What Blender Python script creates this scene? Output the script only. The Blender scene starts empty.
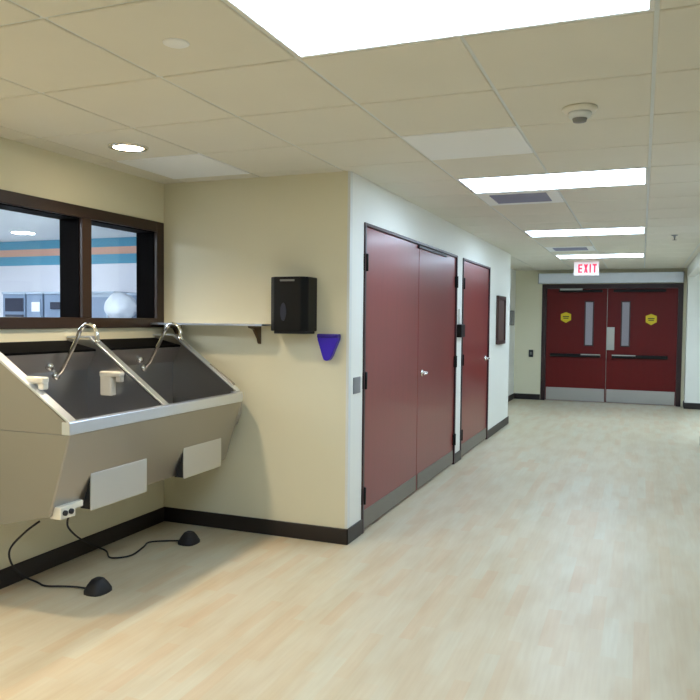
import bpy, bmesh, math, random
from mathutils import Vector, Matrix
random.seed(7)
scene = bpy.context.scene
COL = scene.collection
PI = math.pi

# ------------------------------------------------------------------ materials
def lin(r, g, b):
    def c(v):
        v /= 255.0
        return v / 12.92 if v <= 0.04045 else ((v + 0.055) / 1.055) ** 2.4
    return (c(r), c(g), c(b), 1.0)

def mat(name, rgb, rough=0.5, metal=0.0, spec=0.5, coat=0.0, coat_rough=0.1,
        var=0.0, var_scale=8.0, stretch=(1, 1, 1), bump=0.0, bump_scale=60.0, bump_stretch=None):
    m = bpy.data.materials.new(name)
    m.use_nodes = True
    nt = m.node_tree
    b = nt.nodes['Principled BSDF']
    b.inputs['Base Color'].default_value = lin(*rgb)
    b.inputs['Roughness'].default_value = rough
    b.inputs['Metallic'].default_value = metal
    b.inputs['Specular IOR Level'].default_value = spec
    b.inputs['Coat Weight'].default_value = coat
    b.inputs['Coat Roughness'].default_value = coat_rough
    tc = nt.nodes.new('ShaderNodeTexCoord')
    if var > 0:
        mp = nt.nodes.new('ShaderNodeMapping')
        mp.inputs['Scale'].default_value = stretch
        nz = nt.nodes.new('ShaderNodeTexNoise')
        nz.inputs['Scale'].default_value = var_scale
        nz.inputs['Detail'].default_value = 4
        mx = nt.nodes.new('ShaderNodeMix')
        mx.data_type = 'RGBA'
        c = lin(*rgb)
        mx.inputs[6].default_value = (c[0] * (1 - var), c[1] * (1 - var), c[2] * (1 - var), 1)
        mx.inputs[7].default_value = (min(1, c[0] * (1 + var)), min(1, c[1] * (1 + var)), min(1, c[2] * (1 + var)), 1)
        nt.links.new(tc.outputs['Object'], mp.inputs[0])
        nt.links.new(mp.outputs[0], nz.inputs['Vector'])
        nt.links.new(nz.outputs['Fac'], mx.inputs[0])
        nt.links.new(mx.outputs[2], b.inputs['Base Color'])
    if bump > 0:
        mp2 = nt.nodes.new('ShaderNodeMapping')
        mp2.inputs['Scale'].default_value = bump_stretch or (1, 1, 1)
        n2 = nt.nodes.new('ShaderNodeTexNoise')
        n2.inputs['Scale'].default_value = bump_scale
        n2.inputs['Detail'].default_value = 3
        bp = nt.nodes.new('ShaderNodeBump')
        bp.inputs['Strength'].default_value = bump
        bp.inputs['Distance'].default_value = 0.002
        nt.links.new(tc.outputs['Object'], mp2.inputs[0])
        nt.links.new(mp2.outputs[0], n2.inputs['Vector'])
        nt.links.new(n2.outputs['Fac'], bp.inputs['Height'])
        nt.links.new(bp.outputs[0], b.inputs['Normal'])
    return m

def emit(name, rgb, strength, base=(231, 231, 231)):
    m = bpy.data.materials.new(name)
    m.use_nodes = True
    nt = m.node_tree
    b = nt.nodes['Principled BSDF']
    b.inputs['Base Color'].default_value = lin(*base)
    b.inputs['Emission Color'].default_value = lin(*rgb)
    b.inputs['Emission Strength'].default_value = strength
    b.inputs['Roughness'].default_value = 0.4
    return m

def glass_mat(name):
    m = bpy.data.materials.new(name)
    m.use_nodes = True
    nt = m.node_tree
    nt.nodes.remove(nt.nodes['Principled BSDF'])
    out = nt.nodes['Material Output']
    tr = nt.nodes.new('ShaderNodeBsdfTransparent')
    tr.inputs[0].default_value = (0.93, 0.96, 0.98, 1)
    gl = nt.nodes.new('ShaderNodeBsdfGlossy')
    gl.inputs['Roughness'].default_value = 0.02
    lw = nt.nodes.new('ShaderNodeLayerWeight')
    lw.inputs['Blend'].default_value = 0.5
    pw = nt.nodes.new('ShaderNodeMath'); pw.operation = 'POWER'; pw.inputs[1].default_value = 5.0
    fr = nt.nodes.new('ShaderNodeMath'); fr.operation = 'MULTIPLY_ADD'
    fr.inputs[1].default_value = 0.9; fr.inputs[2].default_value = 0.03
    nt.links.new(lw.outputs['Facing'], pw.inputs[0]); nt.links.new(pw.outputs[0], fr.inputs[0])
    mx = nt.nodes.new('ShaderNodeMixShader')
    nt.links.new(fr.outputs[0], mx.inputs[0])
    nt.links.new(tr.outputs[0], mx.inputs[1])
    nt.links.new(gl.outputs[0], mx.inputs[2])
    nt.links.new(mx.outputs[0], out.inputs['Surface'])
    return m

def floor_mat():
    m = bpy.data.materials.new('maple_plank_vinyl')
    m.use_nodes = True
    nt = m.node_tree
    N, L = nt.nodes, nt.links
    b = N['Principled BSDF']
    tc = N.new('ShaderNodeTexCoord')
    mp = N.new('ShaderNodeMapping')
    mp.inputs['Rotation'].default_value = (0, 0, PI / 2)      # boards run along the corridor
    L.new(tc.outputs['Object'], mp.inputs[0])
    br = N.new('ShaderNodeTexBrick')
    br.offset = 0.37
    br.inputs['Scale'].default_value = 1.0
    br.inputs['Brick Width'].default_value = 0.46
    br.inputs['Row Height'].default_value = 0.068
    br.inputs['Mortar Size'].default_value = 0.0
    br.inputs['Mortar Smooth'].default_value = 0.0
    br.inputs['Color1'].default_value = (0, 0, 0, 1)
    br.inputs['Color2'].default_value = (1, 1, 1, 1)
    L.new(mp.outputs[0], br.inputs['Vector'])
    ramp = N.new('ShaderNodeValToRGB')
    e = ramp.color_ramp.elements
    e[0].position = 0.0; e[0].color = lin(213, 195, 165)
    e[1].position = 1.0; e[1].color = lin(213, 207, 184)
    for p, c in ((0.25, (213, 201, 173)), (0.5, (214, 204, 179)), (0.75, (213, 203, 177))):
        x = e.new(p); x.color = lin(*c)
    L.new(br.outputs['Color'], ramp.inputs[0])
    # grain along the boards
    mg = N.new('ShaderNodeMapping')
    mg.inputs['Scale'].default_value = (26, 1.6, 1)
    L.new(tc.outputs['Object'], mg.inputs[0])
    ng = N.new('ShaderNodeTexNoise')
    ng.inputs['Scale'].default_value = 2.2
    ng.inputs['Detail'].default_value = 5
    L.new(mg.outputs[0], ng.inputs['Vector'])
    rg = N.new('ShaderNodeValToRGB')
    rg.color_ramp.elements[0].position = 0.3; rg.color_ramp.elements[0].color = (0.93, 0.90, 0.87, 1)
    rg.color_ramp.elements[1].position = 0.7; rg.color_ramp.elements[1].color = (1.0, 1.0, 1.0, 1)
    L.new(ng.outputs['Fac'], rg.inputs[0])
    mx = N.new('ShaderNodeMix'); mx.data_type = 'RGBA'; mx.blend_type = 'MULTIPLY'
    mx.inputs[0].default_value = 0.8
    L.new(ramp.outputs[0], mx.inputs[6]); L.new(rg.outputs[0], mx.inputs[7])
    # soft larger blotches of the printed pattern
    nb = N.new('ShaderNodeTexNoise')
    mb = N.new('ShaderNodeMapping'); mb.inputs['Scale'].default_value = (4.5, 1.2, 1)
    L.new(tc.outputs['Object'], mb.inputs[0]); L.new(mb.outputs[0], nb.inputs['Vector'])
    nb.inputs['Scale'].default_value = 1.6
    rb = N.new('ShaderNodeValToRGB')
    rb.color_ramp.elements[0].position = 0.35; rb.color_ramp.elements[0].color = (0.93, 0.88, 0.82, 1)
    rb.color_ramp.elements[1].position = 0.6; rb.color_ramp.elements[1].color = (1, 1, 1, 1)
    L.new(nb.outputs['Fac'], rb.inputs[0])
    m2 = N.new('ShaderNodeMix'); m2.data_type = 'RGBA'; m2.blend_type = 'MULTIPLY'
    m2.inputs[0].default_value = 1.0
    L.new(mx.outputs[2], m2.inputs[6]); L.new(rb.outputs[0], m2.inputs[7])
    L.new(m2.outputs[2], b.inputs['Base Color'])
    b.inputs['Roughness'].default_value = 0.38
    b.inputs['Specular IOR Level'].default_value = 0.5
    return m

M = {}
M['cream'] = mat('cream_paint', (228, 222, 194), 0.6, bump=0.06, bump_scale=180)
M['pale'] = mat('pale_paint', (240, 240, 232), 0.55, bump=0.06, bump_scale=180)
M['tile'] = mat('ceiling_tile', (229, 225, 211), 0.9, var=0.03, var_scale=3, bump=0.25, bump_scale=140)
M['tile_white'] = mat('white_ceiling_panel', (244, 246, 246), 0.8)
M['tbar'] = mat('grid_bar_paint', (224, 228, 226), 0.5)
M['floor'] = floor_mat()
M['base'] = mat('dark_cove_base', (34, 27, 26), 0.42)
M['veneer'] = mat('maroon_veneer', (126, 38, 35), 0.36, coat=0.35, coat_rough=0.2,
                  var=0.12, var_scale=3.0, stretch=(7, 7, 0.5), bump=0.05, bump_scale=40, bump_stretch=(6, 6, 0.3))
M['veneer_far'] = mat('dark_red_veneer', (100, 16, 15), 0.42, spec=0.25, coat=0.0, coat_rough=0.25,
                  var=0.12, var_scale=3.0, stretch=(7, 7, 0.5))  # darker red tone for the far doors
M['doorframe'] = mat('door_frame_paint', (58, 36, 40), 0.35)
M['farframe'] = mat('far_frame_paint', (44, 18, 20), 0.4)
M['steel'] = mat('brushed_steel', (172, 170, 167), 0.36, 1.0, bump=0.05, bump_scale=90, bump_stretch=(1, 0.05, 1))
M['steel_in'] = mat('basin_steel', (176, 177, 181), 0.34, 1.0, bump=0.05, bump_scale=90, bump_stretch=(1, 0.05, 1))
M['steel_bright'] = mat('lit_rim_steel', (226, 233, 246), 0.32, 1.0)  # lights mirrored in the rims put into a brighter, bluer steel
M['panel_steel'] = mat('panel_steel', (214, 216, 220), 0.42, 1.0)
M['kick'] = mat('kick_plate_steel', (176, 176, 176), 0.36, 1.0)
M['kick_dull'] = mat('kick_plate_dull', (140, 136, 128), 0.5, 0.8)
M['chrome'] = mat('chrome', (228, 226, 220), 0.14, 1.0)
M['black'] = mat('black_plastic', (8, 8, 9), 0.4, spec=0.25)
M['black_gloss'] = mat('black_deck', (4, 4, 5), 0.7, spec=0.06)
M['black_matte'] = mat('black_rubber', (26, 26, 32), 0.6)
M['white_plastic'] = mat('white_plastic', (232, 228, 214), 0.35)
M['winframe'] = mat('window_frame_wood', (46, 27, 15), 0.4, var=0.2, var_scale=6, stretch=(1, 1, 4))
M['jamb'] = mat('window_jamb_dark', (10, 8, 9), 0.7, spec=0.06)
M['glass'] = glass_mat('window_glass')
M['purple'] = mat('purple_plastic', (52, 22, 188), 0.35)
M['purple_dark'] = mat('purple_plastic_dark', (40, 14, 140), 0.4)
M['grey_plate'] = mat('grey_plate', (150, 152, 156), 0.4, 0.6)
M['grey_box'] = mat('grey_box', (128, 128, 124), 0.5)
M['brown_board'] = mat('brown_board', (66, 40, 36), 0.4)
M['brown_inner'] = mat('brown_board_inner', (92, 66, 60), 0.5)
M['yellow'] = mat('yellow_sticker', (226, 200, 22), 0.5)
M['olive'] = mat('olive_print', (96, 84, 8), 0.6)
M['header'] = mat('satin_aluminium', (232, 238, 250), 0.45, 0.2)
M['silver'] = mat('silver_latch', (178, 178, 172), 0.4, 0.7)
M['vent'] = mat('vent_grey', (150, 154, 182), 0.5, 0.2)
M['vent_dark'] = mat('vent_dark', (46, 46, 58), 0.7)
M['lens'] = emit('light_lens', (204, 230, 255), 10.5)
M['lens_warm'] = emit('downlight_lens', (255, 232, 196), 14.0)
M['lens_room'] = emit('room_light_lens', (238, 246, 255), 30.0)
M['fixture'] = mat('fixture_white', (235, 235, 230), 0.4)
M['exit_face'] = emit('exit_face', (255, 232, 240), 0.22)
M['exit_red'] = emit('exit_letters', (255, 30, 90), 0.5, (220, 20, 50))
M['bracket'] = mat('bracket_bronze', (92, 74, 54), 0.4, 0.7)
M['guard'] = mat('clear_corner_guard', (226, 228, 224), 0.3)
M['room_wall'] = mat('white_room_wall', (226, 226, 232), 0.7)
M['room_ceiling'] = mat('white_room_ceiling', (232, 236, 238), 0.8)
M['room_floor'] = mat('grey_room_floor', (170, 172, 170), 0.5)
M['teal'] = mat('teal_stripe', (92, 158, 184), 0.7)
M['orange'] = mat('orange_stripe', (220, 170, 148), 0.7)
M['cab'] = mat('cabinet_blue_grey', (124, 142, 166), 0.45)
M['cab_light'] = mat('cabinet_light', (166, 180, 196), 0.45)
M['cab_dark'] = mat('cabinet_dark', (30, 36, 56), 0.4)
M['cab_white'] = mat('cabinet_label', (232, 236, 240), 0.5)
M['plastic_bag'] = mat('white_bag', (205, 211, 219), 0.4, var=0.05, var_scale=6)

# ------------------------------------------------------------------ mesh helpers
def new(): return bmesh.new()

def box(bm, x0, x1, y0, y1, z0, z1, bev=0.0, seg=2):
    r = bmesh.ops.create_cube(bm, size=1.0)
    vs = r['verts']
    for v in vs:
        v.co = Vector(((x0 + x1) / 2 + v.co.x * (x1 - x0), (y0 + y1) / 2 + v.co.y * (y1 - y0), (z0 + z1) / 2 + v.co.z * (z1 - z0)))
    if bev > 0:
        es = list({e for v in vs for e in v.link_edges})
        bmesh.ops.bevel(bm, geom=es, offset=bev, segments=seg, affect='EDGES', profile=0.5)
    return bm

def prism(bm, pts, axis, a, b, bev=0.0):
    """polygon pts extruded along axis ('x': pts are (y,z); 'y': (x,z); 'z': (x,y)) from a to b"""
    def mk(p, t):
        return {'x': (t, p[0], p[1]), 'y': (p[0], t, p[1]), 'z': (p[0], p[1], t)}[axis]
    va = [bm.verts.new(mk(p, a)) for p in pts]
    vb = [bm.verts.new(mk(p, b)) for p in pts]
    n = len(pts)
    fs = [bm.faces.new(va), bm.faces.new(vb[::-1])]
    for i in range(n):
        fs.append(bm.faces.new((va[i], vb[i], vb[(i + 1) % n], va[(i + 1) % n])))
    bmesh.ops.recalc_face_normals(bm, faces=fs)
    if bev > 0:
        es = list({e for f in fs for e in f.edges})
        bmesh.ops.bevel(bm, geom=es, offset=bev, segments=2, affect='EDGES', profile=0.5)
    return bm

def smooth_path(pts, n=6):
    P = [Vector(p) for p in pts]
    if len(P) < 3: return P
    out = []
    for i in range(len(P) - 1):
        p0 = P[max(i - 1, 0)]; p1 = P[i]; p2 = P[i + 1]; p3 = P[min(i + 2, len(P) - 1)]
        for k in range(n):
            t = k / n
            out.append(0.5 * ((2 * p1) + (-p0 + p2) * t + (2 * p0 - 5 * p1 + 4 * p2 - p3) * t * t + (-p0 + 3 * p1 - 3 * p2 + p3) * t ** 3))
    out.append(P[-1])
    return out

def tube(bm, pts, r, seg=10, smooth=6, r_end=None):
    P = smooth_path(pts, smooth) if smooth else [Vector(p) for p in pts]
    rings = []
    up = Vector((0.13, 0.21, 0.97)).normalized()
    for i, p in enumerate(P):
        d = (P[min(i + 1, len(P) - 1)] - P[max(i - 1, 0)]).normalized()
        a = d.cross(up)
        if a.length < 1e-4: a = d.cross(Vector((1, 0, 0)))
        a.normalize(); b = d.cross(a)
        rr = r if r_end is None else r + (r_end - r) * i / (len(P) - 1)
        rings.append([bm.verts.new(p + a * rr * math.cos(2 * PI * k / seg) + b * rr * math.sin(2 * PI * k / seg)) for k in range(seg)])
        up = -b
    fs = []
    for i in range(len(rings) - 1):
        for k in range(seg):
            f = bm.faces.new((rings[i][k], rings[i][(k + 1) % seg], rings[i + 1][(k + 1) % seg], rings[i + 1][k]))
            f.smooth = True; fs.append(f)
    fs.append(bm.faces.new(rings[0][::-1])); fs.append(bm.faces.new(rings[-1]))
    bmesh.ops.recalc_face_normals(bm, faces=fs)
    return bm

def lathe(bm, prof, c, axis='z', seg=32):
    """prof: (radius, height) pairs turned about axis through c"""
    c = Vector(c)
    rings = []
    for r, h in prof:
        ring = []
        for k in range(seg):
            a = 2 * PI * k / seg
            q = {'z': Vector((r * math.cos(a), r * math.sin(a), h)),
                 'x': Vector((h, r * math.cos(a), r * math.sin(a))),
                 'y': Vector((r * math.cos(a), h, r * math.sin(a)))}[axis]
            ring.append(bm.verts.new(c + q))
        rings.append(ring)
    fs = []
    for i in range(len(rings) - 1):
        for k in range(seg):
            f = bm.faces.new((rings[i][k], rings[i][(k + 1) % seg], rings[i + 1][(k + 1) % seg], rings[i + 1][k]))
            f.smooth = True; fs.append(f)
    fs.append(bm.faces.new(rings[0])); fs.append(bm.faces.new(rings[-1]))
    bmesh.ops.recalc_face_normals(bm, faces=fs)
    return bm

BASE = {}
def obj(name, bm, m, parent=None, base=None, smooth=False):
    """link bm (built in world coordinates) as one mesh; a child shares its thing's origin"""
    b = BASE[parent.name] if parent is not None else Vector(base or (0, 0, 0))
    bmesh.ops.transform(bm, matrix=Matrix.Translation(-b), verts=bm.verts)
    me = bpy.data.meshes.new(name)
    bm.to_mesh(me); bm.free()
    me.materials.append(M[m])
    if smooth:
        for p in me.polygons: p.use_smooth = True
    o = bpy.data.objects.new(name, me)
    COL.objects.link(o)
    if parent is not None: o.parent = parent
    else: o.location = b
    BASE[o.name] = b
    return o

def empty(name, loc):
    o = bpy.data.objects.new(name, None)
    o.empty_display_size = 0.1
    COL.objects.link(o)
    o.location = loc
    BASE[o.name] = Vector(loc)
    return o

def tag(o, label, cat, group=None):
    o['label'] = label; o['category'] = cat
    if group: o['group'] = group
    return o

def struct(o, label=None, cat=None):
    o['kind'] = 'structure'
    if label: o['label'] = label
    if cat: o['category'] = cat
    return o

def copy_tree(o, loc, label, group=None):
    r = o.copy(); COL.objects.link(r); r.location = loc; r['label'] = label
    if group: r['group'] = group
    BASE[r.name] = Vector(loc)
    for ch in [c for c in o.children]:
        c = ch.copy(); COL.objects.link(c); c.parent = r
        for g in [k for k in ch.children]:
            d = g.copy(); COL.objects.link(d); d.parent = c
    return r

def wall_boxes(axis, a0, a1, u0, u1, z0, z1, holes=()):
    """a wall slab a0..a1 thick along axis, u0..u1 long, with rectangular holes (ua,ub,za,zb)"""
    bm = new()
    us = sorted({u0, u1, *[h[0] for h in holes], *[h[1] for h in holes]})
    us = [u for u in us if u0 <= u <= u1]
    for i in range(len(us) - 1):
        ua, ub = us[i], us[i + 1]
        um = (ua + ub) / 2
        spans = [(z0, z1)]
        for h in holes:
            if h[0] < um < h[1]:
                ns = []
                for s in spans:
                    if h[2] > s[0]: ns.append((s[0], min(h[2], s[1])))
                    if h[3] < s[1]: ns.append((max(h[3], s[0]), s[1]))
                spans = ns
        for za, zb in spans:
            if zb - za < 1e-6: continue
            if axis == 'x': box(bm, a0, a1, ua, ub, za, zb)
            else: box(bm, ua, ub, a0, a1, za, zb)
    return bm

# ------------------------------------------------------------------ dimensions
XL, XW, YW = -3.203, -1.768, 4.436        # window wall, corridor wall, alcove end wall
YF, XR, XREC = 14.16, 0.70, -2.24         # far door wall, corridor right wall, recess wall
YE, YR = 10.68, 9.80                      # where the corridor's left / right walls end
CH = 2.435                                # ceiling height
XN, YB = 2.6, -3.6                        # wide part near the camera
T = 0.12

# ------------------------------------------------------------------ setting
bm = new()
box(bm, XL - 0.3, XN + 0.2, YB - 0.2, YF + 0.2, -0.12, 0.0)
struct(obj('floor', bm, 'floor'), 'light maple plank vinyl floor of the scrub area and corridor', 'floor')

struct(obj('wall_left', wall_boxes('x', XL - T, XL, YB, YW + 0.02, 0, CH + 0.1, [(2.87, 4.40, 1.43, 2.13)]), 'cream'))
struct(obj('wall_alcove', wall_boxes('y', YW, YW + 0.02, XL, XW, 0, CH + 0.1), 'cream'))
struct(obj('wall_corridor', wall_boxes('x', XW - T, XW, YW + 0.02, YE, 0, CH + 0.1,
       [(4.70, 7.40, 0, 2.14), (7.66, 9.14, 0, 2.14)]), 'pale'))
struct(obj('wall_jog', wall_boxes('y', YE - T, YE, XREC - T, XW - T, 0, CH + 0.1), 'pale'))
struct(obj('wall_recess', wall_boxes('x', XREC - T, XREC, YE, YF + T, 0, CH + 0.1), 'pale'))
struct(obj('wall_far', wall_boxes('y', YF, YF + T, XREC, 2.3, 0, CH + 0.1, [(-1.744, 0.668, 0, 2.17)]), 'cream'))
struct(obj('wall_right', wall_boxes('x', XR, XR + T, YW, YR, 0, CH + 0.1), 'pale'))
bm = new()
box(bm, XR, XR + T, YR, 13.85, 2.26, CH + 0.1)
struct(obj('wall_header', bm, 'pale'))
bm = new()
box(bm, 0.72, 2.3, 13.85, YF, 0, CH + 0.1)
struct(obj('wall_pier', bm, 'pale'))
struct(obj('wall_side', wall_boxes('x', 2.3, 2.3 + T, YR - T, YF + T, 0, CH + 0.1), 'pale'))
struct(obj('wall_niche', wall_boxes('y', YR - T, YR, XR + T, 2.3, 0, CH + 0.1), 'pale'))
struct(obj('wall_return', wall_boxes('y', YW, YW + T, XR + T, XN, 0, CH + 0.1), 'pale'))
struct(obj('wall_near', wall_boxes('x', XN, XN + T, YB, YW + T, 0, CH + 0.1), 'pale'))
struct(obj('wall_rear', wall_boxes('y', YB - T, YB, XL - T, XN + T, 0, CH + 0.1), 'cream'))

# closets behind the corridor doors stay shut off from light
bm = new()
box(bm, XW - 0.9, XW - 0.88, YW + T, YE - T, 0, CH + 0.1)
struct(obj('wall_closet', bm, 'pale'))

# --- ceiling: lay-in tiles that hang a little under a painted grid
GX, GY, G = -1.20, 2.48, 0.61
fixtures = set()
troffer_rows = [-6, -1, 4, 9, 14]                 # cell rows (each five tiles apart)
for r in troffer_rows:
    fixtures |= {(0, r), (1, r)}
vent_cells = [(0, 5), (0, 12)]
white_cells = [(0, 2), (-3, 2)]
fixtures |= set(vent_cells) | set(white_cells)
bm = new()
bars = new()
gap = 0.0075
for i in range(-5, 8):
    for j in range(-11, 20):
        x0, x1 = GX + i * G + gap, GX + (i + 1) * G - gap
        y0, y1 = GY + j * G + gap, GY + (j + 1) * G - gap
        x0, x1 = max(x0, XL - 0.02), min(x1, XN)
        y0, y1 = max(y0, YB), min(y1, YF)
        if x1 - x0 < 0.02 or y1 - y0 < 0.02: continue
        if x1 < XW - 0.06 and y0 > YW + 0.06 and not (x1 > XREC and y1 > YE): continue
        if (i, j) in fixtures: continue
        box(bm, x0, x1, y0, y1, CH, CH + 0.02, 0.003, 1)
for i in range(-4, 8):
    x = GX + i * G
    if XL < x < XN: box(bars, x - 0.012, x + 0.012, YB, YF, CH + 0.006, CH + 0.03)
for j in range(-10, 20):
    y = GY + j * G
    if YB < y < YF: box(bars, XL, XN, y - 0.012, y + 0.012, CH + 0.0068, CH + 0.03)
box(bars, XL - 0.02, XN + 0.1, YB - 0.1, YF + 0.1, CH + 0.03, CH + 0.06)
ceil = struct(obj('ceiling', bm, 'tile'), 'suspended ceiling of square cream lay-in tiles', 'ceiling')
g = obj('ceiling_grid', bars, 'tbar', ceil)

# --- cove base
def baseboard(name, *boxes):
    bm = new()
    for b in boxes: box(bm, *b, 0.0, 0.105, 0.004, 1)
    return struct(obj(name, bm, 'base'))
baseboard('baseboard_left', (XL, XL + 0.012, YB, YW))
baseboard('baseboard_alcove', (XL, XW + 0.012, YW - 0.012, YW))
baseboard('baseboard_corridor', (XW, XW + 0.012, YW - 0.012, 4.70), (XW, XW + 0.012, 7.40, 7.66), (XW, XW + 0.012, 9.14, YE + 0.012))
baseboard('baseboard_recess', (XREC, XREC + 0.012, YE, YF))
baseboard('baseboard_far', (XREC, -1.75, YF - 0.012, YF))
baseboard('baseboard_pier', (0.708, 2.3, 13.838, 13.85), (0.708, 0.72, 13.85, YF))
baseboard('baseboard_right', (XR - 0.012, XR, YW, YR + 0.012))

# vinyl corner guard on the outside corner
bm = new()
prism(bm, [(XW - 0.014, YW - 0.004), (XW + 0.004, YW - 0.004), (XW + 0.004, YW + 0.04), (XW + 0.0, YW + 0.04), (XW + 0.0, YW), (XW - 0.014, YW)], 'z', 0.107, CH - 0.002)
struct(obj('trim_1', bm, 'guard'), 'pale vinyl corner guard on the outside wall corner', 'corner guard')

# ------------------------------------------------------------------ window to the next room
W0, W1, WM = 2.87, 4.40, 3.635                 # opening and mullion
w = struct(empty('window_1', (XL, 3.635, 1.41)), 'dark brown interior window with two panes over the scrub sink', 'window')
bm = new()
box(bm, XL - 0.165, XL + 0.014, 4.34, 4.42, 1.41, 2.155, 0.004)
box(bm, XL - 0.165, XL + 0.014, 2.85, 2.93, 1.41, 2.155, 0.004)
box(bm, XL - 0.165, XL + 0.014, 2.93, 4.34, 2.085, 2.155, 0.004)
box(bm, XL - 0.165, XL + 0.014, 2.93, 4.34, 1.41, 1.475, 0.004)
obj('window_frame', bm, 'winframe', w)
bm = new(); box(bm, XL - 0.165, XL + 0.014, 3.595, 3.675, 1.475, 2.085, 0.004)
obj('mullion', bm, 'winframe', w)
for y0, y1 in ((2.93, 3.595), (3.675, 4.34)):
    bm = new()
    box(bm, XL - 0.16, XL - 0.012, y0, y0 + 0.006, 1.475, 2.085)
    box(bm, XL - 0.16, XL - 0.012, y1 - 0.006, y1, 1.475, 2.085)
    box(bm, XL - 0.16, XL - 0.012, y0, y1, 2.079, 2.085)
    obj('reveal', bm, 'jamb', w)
    bm = new(); box(bm, XL - 0.158, XL - 0.152, y0 + 0.006, y1 - 0.006, 1.475, 2.079)
    obj('pane', bm, 'glass', w)

# the room beyond
RX0, RX1, RY0, RY1, RH = -9.6, XL - T, 0.4, 7.72, 2.5
struct(obj('wall_beyond', wall_boxes('y', RY1, RY1 + T, RX0 - T, RX1, 0, RH), 'room_wall'), 'white wall of the room behind the window', 'wall')
struct(obj('wall_beyond_left', wall_boxes('x', RX0 - T, RX0, RY0, RY1, 0, RH), 'room_wall'))
struct(obj('wall_beyond_near', wall_boxes('y', RY0 - T, RY0, RX0 - T, RX1, 0, RH), 'room_wall'))
struct(obj('wall_beyond_right', wall_boxes('x', RX1, RX1 + 0.02, YW + T, RY1, 0, RH), 'room_wall'))
bm = new(); box(bm, RX0 - T, RX1, RY0 - T, RY1 + T, -0.1, 0.0)
struct(obj('floor_beyond', bm, 'room_floor'))
bm = new(); box(bm, RX0 - T, RX1, RY0 - T, RY1 + T, RH, RH + 0.1)
struct(obj('ceiling_beyond', bm, 'room_ceiling'))
bm = new(); box(bm, RX0, RX1, RY1 - 0.006, RY1, 2.17, 2.292); box(bm, RX0, RX1, RY1 - 0.006, RY1, 2.386, RH)
struct(obj('trim_2', bm, 'teal'), 'two teal bands painted around the room behind the window', 'stripe')
bm = new(); box(bm, RX0, RX1, RY1 - 0.006, RY1, 2.292, 2.386)
struct(obj('trim_3', bm, 'orange'), 'orange band between the two teal bands', 'stripe')

# ------------------------------------------------------------------ doors
def hinge(parent, y, z, x=XW):
    bm = new()
    lathe(bm, [(0.001, -0.06), (0.011, -0.058), (0.011, 0.058), (0.001, 0.06)], (x + 0.014, y, z), seg=12)
    box(bm, x - 0.005, x + 0.008, y - 0.03, y + 0.03, z - 0.055, z + 0.055)
    return obj('hinge', bm, 'black', parent)

def lever(parent, y, z, s, x=XW):
    bm = new()
    lathe(bm, [(0.001, 0.0), (0.032, 0.0), (0.032, 0.008), (0.014, 0.012), (0.012, 0.05), (0.001, 0.052)], (x - 0.004, y, z), 'x', 20)
    tube(bm, [(x + 0.045, y, z), (x + 0.052, y + s * 0.03, z), (x + 0.055, y + s * 0.15, z - 0.004)], 0.010, 10)
    return obj('lever_handle', bm, 'chrome', parent)

def frame_x(parent, y0, y1, z1, m='doorframe'):
    bm = new()
    f, g = 0.03, 0.022
    box(bm, XW - T - 0.005, XW + 0.012, y0, y0 + f, 0, z1, 0.003)
    box(bm, XW - T - 0.005, XW + 0.012, y1 - f, y1, 0, z1, 0.003)
    box(bm, XW - T - 0.005, XW + 0.012, y0 + f, y1 - f, z1 - g, z1, 0.003)
    return obj('door_frame', bm, m, parent)

def leaf_x(parent, y0, y1, hinge_y, lever_at=None, s=-1):
    bm = new(); box(bm, XW - 0.05, XW - 0.004, y0, y1, 0.012, 2.115, 0.003)
    l = obj('door_leaf', bm, 'veneer', parent)
    bm = new(); box(bm, XW - 0.004, XW + 0.0015, y0 + 0.02, y1 - 0.02, 0.02, 0.15, 0.001, 1)
    obj('kick_plate', bm, 'kick_dull', l)
    for z in (0.26, 1.06, 1.87): hinge(l, hinge_y, z)
    if lever_at: lever(l, lever_at, 1.02, s)
    return l

d1 = struct(empty('door_1', (XW, 6.05, 0)), 'wide maroon double door nearest the outside corner', 'door')
frame_x(d1, 4.70, 7.40, 2.14)
leaf_x(d1, 4.732, 6.046, 4.728)
leaf_x(d1, 6.054, 7.368, 7.372, 6.17, -1)
bm = new(); box(bm, XW - 0.01, XW + 0.012, 6.0, 6.95, 2.088, 2.112, 0.002)
obj('door_top_bar', bm, 'black', d1)  # thin black bar along the top of the right leaf
d2 = struct(empty('door_2', (XW, 8.4, 0)), 'single maroon door with lever beyond the double door', 'door')
frame_x(d2, 7.66, 9.14, 2.14)
leaf_x(d2, 7.692, 9.108, 7.688, 8.95, -1)

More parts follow.
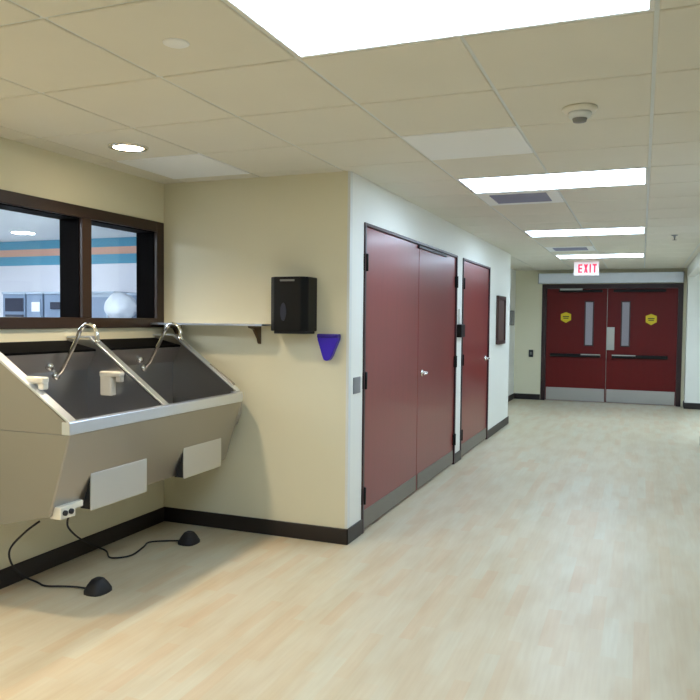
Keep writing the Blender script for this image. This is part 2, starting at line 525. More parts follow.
# far double doors
d3 = struct(empty('door_3', (-0.54, YF, 0)), 'dark maroon double exit doors at the end of the corridor', 'door')
bm = new()
box(bm, -1.744, -1.665, YF - 0.02, YF + T + 0.01, 0, 2.17, 0.004)
box(bm, 0.59, 0.668, YF - 0.02, YF + T + 0.01, 0, 2.17, 0.004)
box(bm, -1.665, 0.59, YF - 0.02, YF + T + 0.01, 2.09, 2.17, 0.004)
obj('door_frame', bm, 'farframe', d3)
def shield(cx, cz, r):
    return [(cx - r * 0.87, cz + r * 0.55), (cx, cz + r * 0.9), (cx + r * 0.87, cz + r * 0.55), (cx + r * 0.87, cz - r * 0.5), (cx, cz - r), (cx - r * 0.87, cz - r * 0.5)]
for (x0, x1, lx0, lx1, sx, sz, bx0, bx1, inner) in (
        (-1.66, -0.592, -0.985, -0.815, -1.31, 1.56, -1.58, -0.69, 1),
        (-0.586, 0.586, -0.355, -0.190, 0.155, 1.535, -0.49, 0.44, 0)):
    yf = YF + 0.012
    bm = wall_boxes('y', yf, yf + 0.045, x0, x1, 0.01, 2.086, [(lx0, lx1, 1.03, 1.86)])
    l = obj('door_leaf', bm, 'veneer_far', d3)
    bm = new()
    for a in ((lx0, lx0 + 0.022, 1.03, 1.86), (lx1 - 0.022, lx1, 1.03, 1.86), (lx0, lx1, 1.03, 1.052), (lx0, lx1, 1.838, 1.86)):
        box(bm, a[0], a[1], yf - 0.008, yf + 0.05, a[2], a[3], 0.002, 1)
    lf = obj('vision_frame', bm, 'doorframe', l)
    bm = new(); box(bm, lx0 + 0.02, lx1 - 0.02, yf + 0.018, yf + 0.024, 1.05, 1.84)
    obj('vision_pane', bm, 'glass', l)
    bm = new(); box(bm, x0 + 0.015, x1 - 0.015, yf - 0.004, yf, 0.015, 0.252, 0.001, 1)
    obj('kick_plate', bm, 'kick', l)
    bm = new()
    box(bm, bx0, bx1, yf - 0.055, yf, 0.825, 0.885, 0.008)
    pb = obj('push_bar', bm, 'black', l)
    cx0, cx1 = (bx1 - 0.34, bx1) if inner else (bx0, bx0 + 0.40)
    bm = new(); box(bm, cx0, cx1, yf - 0.062, yf - 0.05, 0.868, 0.888, 0.002)
    obj('bar_cap', bm, 'silver', pb)
    bm = prism(new(), shield(sx, sz, 0.105), 'y', yf - 0.003, yf)
    st = obj('warning_sticker', bm, 'yellow', l)
    bm = new()
    box(bm, sx - 0.055, sx + 0.055, yf - 0.0045, yf - 0.003, sz + 0.0, sz + 0.022)
    box(bm, sx - 0.045, sx + 0.045, yf - 0.0045, yf - 0.003, sz - 0.03, sz - 0.012)
    obj('sticker_print', bm, 'olive', st)
    bm = new()
    ax0, ax1 = (x0 + 0.22, x1 - 0.08) if inner else (x0 + 0.1, x1 - 0.2)
    box(bm, ax0, ax1, yf - 0.07, yf, 2.02, 2.065, 0.005)
    obj('closer_arm', bm, 'black', l)
    if inner:
        bm = new(); box(bm, ax0 + 0.02, ax0 + 0.42, yf - 0.082, yf - 0.07, 2.085 - 0.03, 2.09, 0.003)
        obj('closer_highlight', bm, 'silver', l)  # silver strip painted in for a highlight on the left closer
    else:
        bm = new(); box(bm, -0.585, -0.455, yf - 0.006, yf, 0.97, 1.385, 0.003)
        obj('latch_guard', bm, 'silver', l)
bm = new(); box(bm, -0.5915, -0.5865, YF - 0.002, YF + 0.06, 0.01, 2.086)
obj('meeting_strip', bm, 'silver', d3)
# corridor beyond the far doors (seen through the narrow panes)
bm = new()
box(bm, -1.9, 1.0, YF + 2.4, YF + 2.5, 0, 2.5)
struct(obj('wall_outer', bm, 'room_wall'))

t = tag(empty('door_operator', (-0.57, YF, 2.18)), 'long satin silver automatic opener box above the far double doors', 'door opener')
bm = new(); box(bm, -1.80, 0.66, YF - 0.15, YF, 2.18, 2.365, 0.012)
obj('housing', bm, 'header', t)
for x in (-1.806, 0.656):
    bm = new(); box(bm, x, x + 0.01, YF - 0.152, YF, 2.178, 2.367, 0.003)
    obj('end_cap', bm, 'grey_plate', t)

# ------------------------------------------------------------------ ceiling fixtures
def troffer(cx, cy):
    t = empty('ceiling_light', (cx, cy, CH))
    bm = new(); f = 0.018
    x0, x1, y0, y1 = cx - G + 0.006, cx + G - 0.006, cy - G / 2 + 0.006, cy + G / 2 - 0.006
    for a in ((x0, x1, y0, y0 + f), (x0, x1, y1 - f, y1), (x0, x0 + f, y0 + f, y1 - f), (x1 - f, x1, y0 + f, y1 - f)):
        box(bm, *a, CH - 0.002, CH + 0.02, 0.002, 1)
    obj('frame', bm, 'fixture', t)
    bm = new(); box(bm, x0 + f, x1 - f, y0 + f, y1 - f, CH + 0.001, CH + 0.006)
    obj('lens', bm, 'lens', t)
    return t
tx = GX + G
ty = [GY + (r + 0.5) * G for r in troffer_rows]
t0 = tag(troffer(tx, ty[1]), 'large glowing ceiling light nearest the camera, cut by the top edge', 'ceiling light', 'corridor ceiling lights')
copy_tree(t0, (tx, ty[2], CH), 'glowing ceiling light beside the bluish air vent, second along the corridor')
copy_tree(t0, (tx, ty[3], CH), 'glowing ceiling light third along the corridor, between the two air vents and the exit sign')
copy_tree(t0, (tx, ty[4], CH), 'farthest glowing ceiling light, just above the exit sign')
copy_tree(t0, (1.52, ty[4], CH - 0.02), 'unseen surface mounted ceiling light added in the side niche to brighten the far end')  # unseen fixture added to brighten the far end
copy_tree(t0, (tx, ty[0], CH), 'unseen ceiling light added behind the camera over the open floor')  # unseen fixture added to throw light from behind the camera

t = tag(empty('downlight', (-2.70, 3.41, CH)), 'round recessed downlight in the tile above the scrub sink', 'ceiling light')
bm = new(); lathe(bm, [(0.088, 0.003), (0.112, 0.003), (0.108, -0.008), (0.09, -0.012), (0.086, -0.004)], (-2.70, 3.41, CH), seg=40)
obj('trim_ring', bm, 'chrome', t)
bm = new(); lathe(bm, [(0.001, -0.006), (0.085, -0.006), (0.085, -0.002), (0.001, -0.002)], (-2.70, 3.41, CH), seg=40)
obj('lens', bm, 'lens_warm', t)

for wx, wy, lab in ((-2.70, 2.19, 'unseen round downlight, added to match the sink shadow, second along the window side, just outside the left edge'),
                    (-2.70, 0.97, 'unseen round downlight added third along the window side, beside the camera'),
                    (-2.70, -0.86, 'unseen round downlight added on the window side, farthest behind the camera')):
    copy_tree(t, (wx, wy, CH), lab)  # unseen downlights added for warm light on the window side

# the lamps inside those downlights, the visible one and the added ones
for wx, wy in ((-2.70, 3.41), (-2.70, 2.19), (-2.70, 0.97), (-2.70, -0.86)):
    la = bpy.data.lights.new('downlight_lamp', 'AREA')
    la.shape = 'DISK'; la.size = 0.15; la.energy = 5.5; la.spread = 2.1; la.color = (1.0, 0.82, 0.60)
    lo = bpy.data.objects.new('downlight_lamp', la); COL.objects.link(lo)
    lo.location = (wx, wy, CH - 0.008)

def vent(i, j, label):
    cx, cy = GX + (i + 0.5) * G, GY + (j + 0.5) * G
    t = tag(empty('air_vent', (cx, cy, CH)), label, 'air vent', 'ceiling air vents')
    bm = new(); h = G / 2 - 0.008
    f = 0.085
    for a in ((cx - h, cx + h, cy - h, cy - h + f), (cx - h, cx + h, cy + h - f, cy + h), (cx - h, cx - h + f, cy - h + f, cy + h - f), (cx + h - f, cx + h, cy - h + f, cy + h - f)):
        box(bm, *a, CH - 0.003, CH + 0.018, 0.002, 1)
    obj('frame', bm, 'tile_white', t)
    bm = new(); box(bm, cx - h + f, cx + h - f, cy - h + f, cy + h - f, CH + 0.016, CH + 0.02)
    obj('duct_opening', bm, 'vent_dark', t)
    for k in range(7):
        y = cy - h + f + 0.035 + k * (2 * h - 2 * f - 0.07) / 6
        bm = new(); prism(bm, [(y - 0.018, CH + 0.012), (y + 0.014, CH - 0.006), (y + 0.018, CH - 0.004), (y - 0.014, CH + 0.014)], 'x', cx - h + f, cx + h - f)
        obj('louver', bm, 'vent', t)
vent(0, 5, 'bluish louvred air vent right behind the second corridor ceiling light')
vent(0, 12, 'small dark louvred air vent between the third and farthest ceiling lights')

def white_panel(i, j, label):
    x0, y0 = GX + i * G, GY + j * G
    bm = new(); box(bm, max(x0 + gap, XL), x0 + G - gap, y0 + gap, y0 + G - gap, CH - 0.002, CH + 0.02, 0.003, 1)
    c = Vector((x0 + G / 2, y0 + G / 2, CH))
    tag(obj('ceiling_panel', bm, 'tile_white', None, c), label, 'ceiling panel', 'white ceiling panels')
white_panel(0, 2, 'smooth white square ceiling panel near the corridor corner, left of the smoke detector')
white_panel(-3, 2, 'smooth white square ceiling panel against the alcove end wall, beside the round downlight')

t = tag(empty('smoke_detector', (-0.28, 3.47, CH)), 'round cream smoke detector on the corridor ceiling', 'smoke detector')
bm = new(); lathe(bm, [(0.001, 0.0), (0.075, 0.0), (0.078, -0.008), (0.07, -0.018), (0.05, -0.022)], (-0.28, 3.47, CH), seg=36)
obj('base_plate', bm, 'white_plastic', t)
bm = new(); lathe(bm, [(0.05, -0.02), (0.052, -0.032), (0.044, -0.044), (0.034, -0.048), (0.001, -0.048)], (-0.28, 3.47, CH), seg=36)
obj('sensor_head', bm, 'tbar', t)
bm = new(); lathe(bm, [(0.001, -0.047), (0.033, -0.047), (0.028, -0.062), (0.001, -0.064)], (-0.28, 3.47, CH), seg=28)
obj('sensor_grille', bm, 'grey_box', t)

bm = new(); lathe(bm, [(0.001, 0.0), (0.046, 0.0), (0.046, -0.004), (0.04, -0.007), (0.001, -0.007)], (-1.53, 2.19, CH + 0.002), seg=32)
tag(obj('ceiling_sprinkler_cover', bm, 'tile_white', None, (-1.53, 2.19, CH)), 'pale round concealed sprinkler cover left of the nearest ceiling light', 'sprinkler')
t = tag(empty('ceiling_sprinkler', (0.31, 8.8, CH)), 'small hanging sprinkler head at the right of the corridor ceiling', 'sprinkler')
bm = new(); lathe(bm, [(0.001, 0.003), (0.035, 0.003), (0.03, -0.008), (0.012, -0.012), (0.011, -0.03), (0.001, -0.03)], (0.31, 8.8, CH), seg=20)
obj('escutcheon', bm, 'grey_plate', t)
bm = new(); lathe(bm, [(0.001, -0.03), (0.006, -0.03), (0.006, -0.052), (0.022, -0.053), (0.022, -0.056), (0.001, -0.056)], (0.31, 8.8, CH), seg=16)
obj('deflector', bm, 'grey_box', t)

# exit sign
EY = 12.2
t = tag(empty('exit_sign', (-0.83, EY, CH)), 'white lit sign with red EXIT letters hanging before the far doors', 'exit sign')
bm = new(); box(bm, -1.02, -0.645, EY - 0.03, EY + 0.03, 2.21, 2.425, 0.006)
obj('housing', bm, 'exit_face', t)
bm = new(); box(bm, -0.90, -0.765, EY - 0.04, EY + 0.04, 2.42, CH, 0.003)
obj('canopy', bm, 'fixture', t)
def letters(x0, z0, hgt, y):
    bm = new(); wd = hgt * 0.46; s = hgt * 0.17; gp = hgt * 0.17
    x = x0
    def bar(a, b, c, d): box(bm, a, b, y - 0.003, y, c, d)
    # E
    bar(x, x + s, z0, z0 + hgt)
    for q in (0, (hgt - s) / 2, hgt - s): bar(x + s, x + wd, z0 + q, z0 + q + s)
    x += wd + gp
    # X
    prism(bm, [(x, z0), (x + s * 1.1, z0), (x + wd, z0 + hgt), (x + wd - s * 1.1, z0 + hgt)], 'y', y - 0.003, y)
    prism(bm, [(x + wd - s * 1.1, z0), (x + wd, z0), (x + s * 1.1, z0 + hgt), (x, z0 + hgt)], 'y', y - 0.0032, y)
    x += wd + gp
    # I
    bar(x, x + s, z0, z0 + hgt); x += s + gp
    # T
    bar(x, x + wd, z0 + hgt - s, z0 + hgt); bar(x + wd / 2 - s / 2, x + wd / 2 + s / 2, z0, z0 + hgt - s)
    return bm
obj('exit_letters', letters(-0.955, 2.25, 0.135, EY - 0.03), 'exit_red', t)

# ------------------------------------------------------------------ things on the walls
# paper towel dispenser
t = tag(empty('towel_dispenser', (-2.12, YW, 1.385)), 'black paper towel dispenser on the alcove end wall', 'paper towel dispenser')
bm = new()
prism(bm, [(-2.232, 4.27), (-2.222, 4.262), (-2.03, 4.262), (-1.995, 4.30), (-1.993, YW), (-2.285, YW), (-2.265, 4.30)], 'z', 1.40, 1.752, 0.006)
obj('cover', bm, 'black', t, smooth=False)
bm = new(); box(bm, -2.235, -2.01, 4.285, YW, 1.383, 1.402, 0.003)
obj('towel_slot', bm, 'black_matte', t)
bm = new(); box(bm, -2.18, -2.075, 4.258, 4.264, 1.722, 1.734, 0.002)
obj('top_highlight', bm, 'grey_box', t)  # grey strip painted in for the highlight along the cover top
bm = new()
ov = [(-2.155 + 0.021 * math.cos(2 * PI * k / 24), 1.525 + 0.058 * math.sin(2 * PI * k / 24)) for k in range(24)]
prism(bm, ov, 'y', 4.2585, 4.264)
obj('sight_window', bm, 'cab_dark', t)

# purple holder
t = tag(empty('wall_holder', (-1.90, YW, 1.21)), 'purple tapered plastic holder on the wall right of the towel dispenser', 'holder')
prof = [(-1.964, 1.378), (-1.828, 1.378), (-1.822, 1.35), (-1.868, 1.24), (-1.885, 1.215), (-1.905, 1.207), (-1.925, 1.215), (-1.935, 1.24), (-1.97, 1.35)]
bm = new(); prism(bm, prof, 'y', YW - 0.05, YW, 0.006)
obj('pocket', bm, 'purple', t)
bm = new(); box(bm, -1.97, -1.822, YW - 0.056, YW, 1.358, 1.384, 0.005)
obj('rim', bm, 'purple_dark', t)

# steel shelf
t = tag(empty('wall_shelf', (-2.76, YW, 1.44)), 'thin steel shelf on the alcove wall between corner and towel dispenser', 'shelf')
bm = new()
pl = [(XL + 0.002, YW), (XL + 0.002, 4.265), (-2.36, 4.265), (-2.325, 4.285), (-2.315, 4.31), (-2.315, YW)]
prism(bm, pl, 'z', 1.43, 1.443)
obj('shelf_board', bm, 'steel_bright', t)
for bx in (-2.42, -3.06):
    bm = new()
    prism(bm, [(YW, 1.43), (4.29, 1.43), (4.29, 1.418), (4.35, 1.405), (4.41, 1.34), (4.42, 1.315), (YW, 1.305)], 'x', bx - 0.012, bx + 0.012, 0.003)
    obj('bracket', bm, 'bracket', t)

# plates, reader, board, boxes
bm = new(); box(bm, XW, XW + 0.008, 4.52, 4.645, 0.985, 1.095, 0.003)
tag(obj('wall_plate', bm, 'grey_plate', None, (XW, 4.58, 1.04)), 'grey metal wall plate between the outside corner and the double door', 'wall plate')
t = tag(empty('card_reader', (XW, 7.53, 1.37)), 'black box on the wall strip between the two maroon doors', 'card reader')
bm = new(); box(bm, XW - 0.002, XW + 0.05, 7.44, 7.615, 1.305, 1.44, 0.008)
obj('reader_body', bm, 'black', t)
bm = new(); box(bm, XW, XW + 0.03, 7.617, 7.655, 1.315, 1.43, 0.004)
obj('side_plate', bm, 'grey_plate', t)
bm = new(); box(bm, XW, XW + 0.02, 7.49, 7.54, 1.44, 1.60, 0.004)
obj('conduit_cover', bm, 'fixture', t)

t = tag(empty('wall_board', (XW, 10.0, 1.17)), 'narrow dark brown framed board on the corridor wall past the single door', 'board')
bm = new()
for a in ((9.62, 10.17, 1.17, 1.22), (9.62, 10.17, 1.76, 1.81), (9.62, 9.67, 1.22, 1.76), (10.12, 10.17, 1.22, 1.76)):
    box(bm, XW, XW + 0.035, *a, 0.003, 1)
obj('frame', bm, 'brown_board', t)
bm = new(); box(bm, XW, XW + 0.02, 9.67, 10.12, 1.22, 1.76)
obj('board_panel', bm, 'brown_inner', t)

t = tag(empty('wall_box', (XREC, 13.55, 1.4)), 'slim grey box on the recess wall left of the far doors', 'wall box')
bm = new(); box(bm, XREC, XREC + 0.06, 13.45, 13.70, 1.40, 1.67, 0.006)
obj('box_body', bm, 'grey_box', t)
bm = new(); box(bm, XREC + 0.06, XREC + 0.066, 13.47, 13.68, 1.42, 1.65, 0.002)
obj('cover_plate', bm, 'grey_plate', t)
t = tag(empty('wall_switch', (-1.93, YF, 0.87)), 'small dark switch on the wall left of the far doors', 'switch')
bm = new(); box(bm, -1.97, -1.89, YF - 0.02, YF, 0.805, 0.94, 0.005)
obj('switch_plate', bm, 'black_matte', t)
bm = new(); box(bm, -1.945, -1.915, YF - 0.03, YF - 0.018, 0.85, 0.90, 0.003)
obj('rocker', bm, 'grey_box', t)
bm = new(); box(bm, XR - 0.012, XR + 0.002, 9.86 - 0.14, 9.86 - 0.07, 1.0, 1.32, 0.003)
tag(obj('grey_panel', bm, 'grey_plate', None, (XR, 9.76, 1.0)), 'grey plate on the right corridor wall at the photo edge', 'wall plate')

# ------------------------------------------------------------------ scrub sink
SX = XL + 0.004
Y0, Y1, YD = 2.68, 4.345, 3.49
s = tag(empty('scrub_sink', (SX, YD, 0.40)), 'two-station stainless steel scrub sink hung under the window', 'scrub sink')
XF = -2.46
# outer shell below the seam: lofted plan outlines, far front corner rounded
def plan(xf, r):
    pts = [(SX, Y0), (xf - 0.006, Y0), (xf, Y0 + 0.006)]
    for k in range(7):
        a = k / 6 * PI / 2
        pts.append((xf - r + r * math.cos(a), Y1 - r + r * math.sin(a)))
    pts.append((SX, Y1))
    return pts
levels = [(-2.585, 0.53, 0.39), (-2.522, 0.725, 0.70), (XF, 0.925, 0.925)]
bm = new(); rings = []
for xf, zf, zw in levels:
    ring = []
    for p in plan(xf, 0.11):
        tt = (p[0] - SX) / (xf - SX)
        ring.append(bm.verts.new((p[0], p[1], zw + (zf - zw) * tt)))
    rings.append(ring)
n = len(rings[0])
for i in range(2):
    for k in range(n - 1):
        bm.faces.new((rings[i][k], rings[i][k + 1], rings[i + 1][k + 1], rings[i + 1][k]))
bm.faces.new(rings[0][::-1])
bmesh.ops.recalc_face_normals(bm, faces=bm.faces)
obj('apron', bm, 'steel', s)
# end panels and divider
def side_prof(zb, d): return [(SX, zb), (XF - d, zb), (XF - d, 0.975 + (d - 0.005) * 0.66), (-3.03, 1.352), (SX, 1.352)]
for ya, yb, d in ((Y0, Y0 + 0.02, 0.005), (Y1 - 0.02, Y1, 0.10)):
    bm = new(); prism(bm, side_prof(0.928, d), 'y', ya, yb)
    obj('end_panel', bm, 'steel', s)
bm = new(); prism(bm, [(SX, 0.75), (-2.62, 0.75), (-2.535, 0.85), (-2.505, 0.965), (-3.03, 1.345), (SX, 1.345)], 'y', YD - 0.02, YD + 0.02)
obj('divider', bm, 'steel_in', s)
def rim(ya, yb, x1=XF + 0.002, z1=0.978):
    return prism(new(), [(SX, 1.352), (-3.03, 1.352), (x1, z1), (x1, z1 + 0.012), (-3.026, 1.366), (SX, 1.366)], 'y', ya, yb, 0.003)
obj('side_rim', rim(Y0 - 0.004, Y0 + 0.05), 'steel_bright', s)
obj('side_rim', rim(Y1 - 0.05, Y1 + 0.004, XF - 0.06, 0.985), 'steel_bright', s)
obj('divider_rim', rim(YD - 0.026, YD + 0.026, -2.49, 0.967), 'steel_bright', s)
# front lip
bm = new()
lip = [(XF - 0.045, Y0)]
lp = [(XF + 0.004, Y0), (XF + 0.004, Y1 - 0.10)] + [(XF + 0.004 - 0.10 + 0.10 * math.cos(a * PI / 12), Y1 - 0.10 + 0.10 * math.sin(a * PI / 12)) for a in range(1, 7)]
lip = [(XF - 0.045, Y0 - 0.004), (XF + 0.004, Y0 - 0.004)] + lp[1:] + [(XF - 0.105, Y1), (XF - 0.105, Y1 - 0.05), (XF - 0.045, Y1 - 0.10)]
prism(bm, lip, 'z', 0.927, 0.988, 0.004)
obj('front_rim', bm, 'steel_bright', s)
# basins: sheet profile swept along y
for ya, yb in ((Y0 + 0.02, YD - 0.02), (YD + 0.02, Y1 - 0.02)):
    pr_in = [(-2.985, 1.278), (-3.046, 1.171), (-3.05, 0.80), (-3.03, 0.74), (-2.96, 0.70), (-2.60, 0.74), (-2.535, 0.78), (-2.51, 0.84), (-2.505, 0.96)]
    pr_out = [(-2.998, 1.284), (-3.058, 1.174), (-3.062, 0.795), (-3.04, 0.73), (-2.965, 0.688), (-2.595, 0.728), (-2.526, 0.77), (-2.498, 0.838), (-2.493, 0.96)]
    bm = new(); prism(bm, pr_in + pr_out[::-1], 'y', ya, yb)
    ba = obj('basin', bm, 'steel_in', s)
    bm = new(); lathe(bm, [(0.001, 0), (0.045, 0), (0.045, 0.004), (0.03, 0.005), (0.001, 0.001)], (-2.86, (ya + yb) / 2, 0.7125), seg=24)
    obj('drain', bm, 'chrome', ba)
    bm = new(); prism(bm, [(SX, 1.338), (-2.985, 1.29), (-2.985, 1.278), (-3.0, 1.27), (SX, 1.32)], 'y', ya, yb)
    obj('top_deck', bm, 'black_gloss', s)
# gooseneck taps
for fy in (3.21, 3.99):
    bm = new()
    tube(bm, [(-3.03, fy, 1.15), (-2.995, fy, 1.185), (-2.945, fy, 1.265), (-2.895, fy, 1.35), (-2.862, fy, 1.412), (-2.82, fy, 1.438), (-2.775, fy, 1.424), (-2.755, fy, 1.39), (-2.750, fy, 1.352)], 0.0115, 14, 6)
    f = obj('gooseneck_tap', bm, 'chrome', s)
    bm = new(); lathe(bm, [(0.001, 0), (0.026, 0), (0.026, 0.012), (0.016, 0.02), (0.001, 0.02)], (0, 0, 0), 'x', 20)
    bmesh.ops.rotate(bm, cent=(0, 0, 0), matrix=Matrix.Rotation(-0.3, 3, 'Y'), verts=bm.verts)
    bmesh.ops.translate(bm, vec=(-3.045, fy, 1.148), verts=bm.verts)
    obj('tap_flange', bm, 'chrome', f)
    bm = new(); lathe(bm, [(0.001, 0), (0.022, 0), (0.024, 0.014), (0.017, 0.03), (0.001, 0.034)], (-3.03, fy - 0.07, 1.205), 'x', 18)
    obj('control_knob', bm, 'chrome', s)
    bm = new(); lathe(bm, [(0.015, 0.0), (0.015, -0.02), (0.001, -0.02), ], (-2.752, fy, 1.356), seg=16)
    obj('spout_tip', bm, 'chrome', f)
# soap dispensers on the near end panel and on the divider
def soap(yw, x, z):
    bm = new()
    box(bm, x - 0.045, x + 0.035, yw - 0.05, yw, z - 0.075, z + 0.05, 0.008)
    d = obj('soap_dispenser', bm, 'white_plastic', s)
    bm = new()
    box(bm, x - 0.05, x + 0.10, yw - 0.052, yw - 0.006, z + 0.035, z + 0.065, 0.008)
    box(bm, x + 0.065, x + 0.10, yw - 0.045, yw - 0.012, z + 0.005, z + 0.04, 0.006)
    obj('spout_arm', bm, 'white_plastic', d)
soap(YD - 0.02, -2.87, 1.10)
soap(Y0 + 0.072, -2.74, 1.125)
# knee panels that hang straight down off the slanted apron
for ya, yb in ((2.90, 3.345), (3.70, 4.12)):
    bm = new(); box(bm, -2.536, -2.528, ya, yb, 0.515, 0.700, 0.002)
    k = obj('knee_panel', bm, 'panel_steel', s)
    for ga, gb in ((ya + 0.002, ya + 0.008), (yb - 0.008, yb - 0.002)):
        bm = prism(new(), [(-2.537, 0.695), (-2.538, 0.52), (-2.598, 0.52)], 'y', ga, gb)
        obj('gap_shade', bm, 'black_matte', k)  # dark sheet standing for the shaded gap behind the panel
# junction box under the near corner
bm = new(); box(bm, -2.60, -2.535, 2.70, 2.80, 0.515, 0.575, 0.004); box(bm, -2.59, -2.55, 2.80, 2.87, 0.545, 0.575, 0.003)
jb = obj('junction_box', bm, 'white_plastic', s)
for y in (2.725, 2.765):
    bm = new(); lathe(bm, [(0.001, 0), (0.013, 0), (0.013, 0.012), (0.001, 0.014)], (-2.536, y, 0.545), 'x', 16)
    obj('plug', bm, 'black_matte', jb)

# foot pedals with their cords
def pedal(loc, rz, cord, label):
    t = tag(empty('foot_pedal', loc), label, 'foot pedal', 'sink foot pedals')
    cx, cy, _ = loc
    bm = new(); rings = []
    for sc, h in ((1.0, 0.0), (1.0, 0.014), (0.74, 0.045), (0.46, 0.070), (0.34, 0.074)):
        ring = []
        for k in range(20):
            a = 2 * PI * k / 20
            ux, uy = math.cos(a), math.sin(a)
            q = max(abs(ux), abs(uy)) ** 0.45
            ring.append(bm.verts.new((cx + 0.062 * sc * ux / q, cy + 0.072 * sc * uy / q, h)))
        rings.append(ring)
    for i in range(4):
        for k in range(20):
            f = bm.faces.new((rings[i][k], rings[i][(k + 1) % 20], rings[i + 1][(k + 1) % 20], rings[i + 1][k])); f.smooth = True
    bm.faces.new(rings[0][::-1]); bm.faces.new(rings[-1])
    bmesh.ops.recalc_face_normals(bm, faces=bm.faces)
    obj('pedal_cover', bm, 'black_matte', t)
    bm = new(); tube(bm, cord, 0.0055, 8, 8)
    obj('cord', bm, 'black_matte', t)
pedal((-2.69, 3.135, 0), 0, [(-2.86, 2.90, 0.425), (-2.92, 2.86, 0.37), (-3.03, 2.87, 0.27), (-3.09, 2.93, 0.17), (-3.13, 3.04, 0.06), (-3.08, 3.10, 0.008), (-3.0, 3.078, 0.0065), (-2.91, 3.11, 0.0065), (-2.84, 3.13, 0.0065), (-2.74, 3.125, 0.012)],
      'dark foot pedal with cord on the floor, nearer the camera under the sink')
pedal((-2.735, 4.06, 0), 0, [(-2.80, 3.05, 0.44), (-2.90, 3.14, 0.36), (-3.02, 3.28, 0.27), (-3.12, 3.47, 0.15), (-3.16, 3.66, 0.04), (-3.10, 3.69, 0.008), (-2.99, 3.60, 0.0065), (-2.906, 3.68, 0.0065), (-2.94, 3.85, 0.0065), (-2.97, 3.95, 0.0065), (-2.893, 4.015, 0.0065), (-2.79, 4.045, 0.012)],
      'dark foot pedal with cord on the floor near the alcove end wall')

# ------------------------------------------------------------------ things in the room behind the window
def cabinet(x0, x1, y0, y1, h, label, style):
    t = tag(empty('storage_cabinet', ((x0 + x1) / 2, (y0 + y1) / 2, 0)), label, 'cabinet', 'cabinets behind the window')
    bm = new(); box(bm, x0, x1, y0, y1, 0, h, 0.006)
    obj('body', bm, 'cab' if style != 3 else 'cab_light', t)
    bm = new(); box(bm, x0 - 0.01, x1 + 0.01, y0 - 0.01, y1, h, h + 0.03, 0.004)
    obj('top_board', bm, 'cab_light', t)
    if style == 0:
        bm = new(); box(bm, x0 + 0.05, x1 - 0.02, y0 - 0.012, y0, h - 0.22, h - 0.05)
        obj('upper_door', bm, 'cab_dark', t)
        bm = new(); box(bm, x0 + 0.05, x1 - 0.02, y0 - 0.012, y0, h - 0.9, h - 0.26)
        d = obj('lower_door', bm, 'cab_dark', t)
        bm = new(); tube(bm, [(x0 + 0.1, y0 - 0.012, h - 0.34), (x0 + 0.1, y0 - 0.04, h - 0.36), (x0 + 0.1, y0 - 0.04, h - 0.52), (x0 + 0.1, y0 - 0.012, h - 0.54)], 0.007, 8, 3)
        obj('door_pull', bm, 'silver', d)
    elif style == 1:
        bm = new(); box(bm, x0 + 0.02, x1 - 0.02, y0 - 0.012, y0, h - 0.95, h - 0.06)
        d = obj('cabinet_door', bm, 'cab', t)
        bm = new(); box(bm, x0 + 0.1, x1 - 0.03, y0 - 0.02, y0 - 0.012, h - 0.22, h - 0.10)
        obj('notice', bm, 'cab_white', d)
    elif style == 2:
        bm = new(); box(bm, x0 + 0.02, x1 - 0.02, y0 - 0.012, y0, h - 0.95, h - 0.06)
        d = obj('cabinet_door', bm, 'cab', t)
        bm = new(); box(bm, x0 + 0.12, x1 - 0.08, y0 - 0.03, y0 - 0.012, h - 0.19, h - 0.1, 0.006)
        obj('lock_box', bm, 'cab_dark', d)
    else:
        bm = new(); box(bm, x0 + 0.02, x1 - 0.02, y0 - 0.012, y0, h - 0.95, h - 0.04)
        d = obj('cabinet_door', bm, 'cab', t)
        bm = new(); box(bm, x1 - 0.09, x1 - 0.06, y0 - 0.03, y0 - 0.012, h - 0.35, h - 0.15, 0.003)
        obj('door_pull', bm, 'cab_light', d)
cabinet(-7.69, -7.32, 7.2, 7.68, 1.76, 'dark-fronted cabinet in the room behind the left window pane', 0)
cabinet(-7.29, -7.03, 7.2, 7.68, 1.76, 'blue-grey cabinet with a white notice behind the left pane', 1)
cabinet(-7.00, -6.64, 7.2, 7.68, 1.76, 'blue-grey cabinet with a small dark lock box behind the left pane', 2)
cabinet(-6.34, -5.92, 7.2, 7.68, 1.76, 'pale blue-grey cabinet seen at the left of the right window pane', 3)
cabinet(-5.89, -5.30, 7.2, 7.68, 1.74, 'cabinet behind the round white bundle in the right pane', 2)
# cart with a round white bundle on it
t = tag(empty('equipment_cart', (-5.57, 6.9, 0)), 'pale cart carrying the round white bundle behind the right pane', 'cart')
bm = new(); box(bm, -5.80, -5.34, 6.72, 7.08, 1.415, 1.445, 0.006)
obj('cart_top', bm, 'cab_light', t)
bm = new(); box(bm, -5.80, -5.34, 6.72, 7.08, 0.30, 0.33, 0.006)
obj('cart_shelf', bm, 'cab_light', t)
for px in (-5.78, -5.36):
    for py in (6.74, 7.06):
        bm = new(); tube(bm, [(px, py, 0.0), (px, py, 1.42)], 0.014, 8, 0)
        obj('leg', bm, 'silver', t)
bm = new(); bmesh.ops.create_icosphere(bm, subdivisions=4, radius=1.0)
for v in bm.verts:
    c = v.co.copy()
    k = 1 + 0.04 * math.sin(5 * c.x + 3 * c.z) + 0.035 * math.sin(7 * c.y - 4 * c.z) + 0.03 * math.sin(9 * c.x * c.y + 6 * c.z)
    v.co = Vector((-5.57 + 0.19 * c.x * k, 6.9 + 0.165 * c.y * k, 1.445 + 0.155 + max(-0.155, 0.165 * c.z * k)))
tag(obj('white_bundle', bm, 'plastic_bag', None, (-5.57, 6.9, 1.445), smooth=True), 'round white plastic-wrapped bundle seen low in the right window pane', 'bundle')

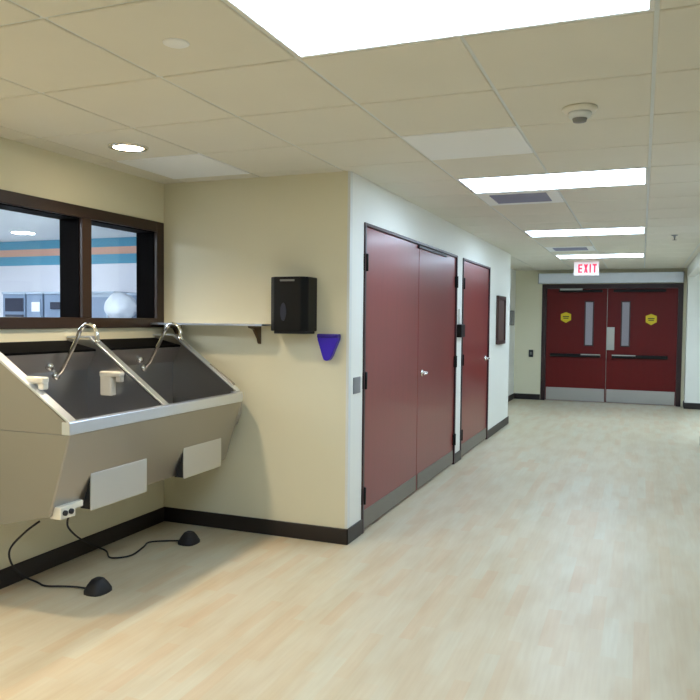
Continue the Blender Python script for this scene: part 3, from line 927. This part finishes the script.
# lights of that room
def room_troffer(cx, cy, wx, wy):
    t = empty('room_light', (cx, cy, RH))
    bm = new(); box(bm, cx - wx, cx + wx, cy - wy, cy + wy, RH - 0.012, RH, 0.003)
    obj('frame', bm, 'fixture', t)
    bm = new(); box(bm, cx - wx + 0.02, cx + wx - 0.02, cy - wy + 0.02, cy + wy - 0.02, RH - 0.016, RH - 0.012)
    obj('lens', bm, 'lens_room', t)
    return t
r0 = tag(room_troffer(-5.2, 4.6, 0.61, 0.3), 'ceiling light of the next room, over its middle', 'ceiling light', 'next room ceiling lights')
copy_tree(r0, (-7.9, 4.6, RH), 'ceiling light of the next room, on its far left')
copy_tree(r0, (-5.2, 1.9, RH), 'ceiling light of the next room, at its near end')
t = tag(empty('room_downlight', (-7.0, 6.87, RH)), 'small oval-looking downlight seen through the left window pane', 'ceiling light')
bm = new(); lathe(bm, [(0.001, 0), (0.15, 0), (0.14, -0.012), (0.13, -0.012)], (-7.0, 6.87, RH), seg=28)
obj('trim_ring', bm, 'fixture', t)
bm = new(); lathe(bm, [(0.001, -0.013), (0.128, -0.013), (0.128, -0.016), (0.001, -0.016)], (-7.0, 6.87, RH), seg=28)
obj('lens', bm, 'lens_room', t)

# ------------------------------------------------------------------ world, camera, view
wd = bpy.data.worlds.new('world'); scene.world = wd
wd.use_nodes = True
wd.node_tree.nodes['Background'].inputs[0].default_value = (0.75, 0.8, 0.9, 1)
wd.node_tree.nodes['Background'].inputs[1].default_value = 0.25

f_px, psi, pit, rol = 735.1, 0.3772, -0.0416, 0.0098
F = Vector((-math.sin(psi) * math.cos(pit), math.cos(psi) * math.cos(pit), math.sin(pit)))
R = Vector((math.cos(psi), math.sin(psi), 0)); U = R.cross(F)
R2 = R * math.cos(rol) + U * math.sin(rol); U2 = U * math.cos(rol) - R * math.sin(rol)
cam = bpy.data.cameras.new('camera')
cam.sensor_width = 36; cam.lens = 36 * f_px / 700
cam.clip_start = 0.05
co = bpy.data.objects.new('camera', cam); COL.objects.link(co)
co.matrix_world = Matrix(((R2.x, U2.x, -F.x, 0), (R2.y, U2.y, -F.y, 0), (R2.z, U2.z, -F.z, 1.48), (0, 0, 0, 1)))
scene.camera = co
vs = scene.view_settings
vs.view_transform = 'Standard'; vs.look = 'None'; vs.gamma = 1.0; vs.use_curve_mapping = False
vs.exposure = 0.74
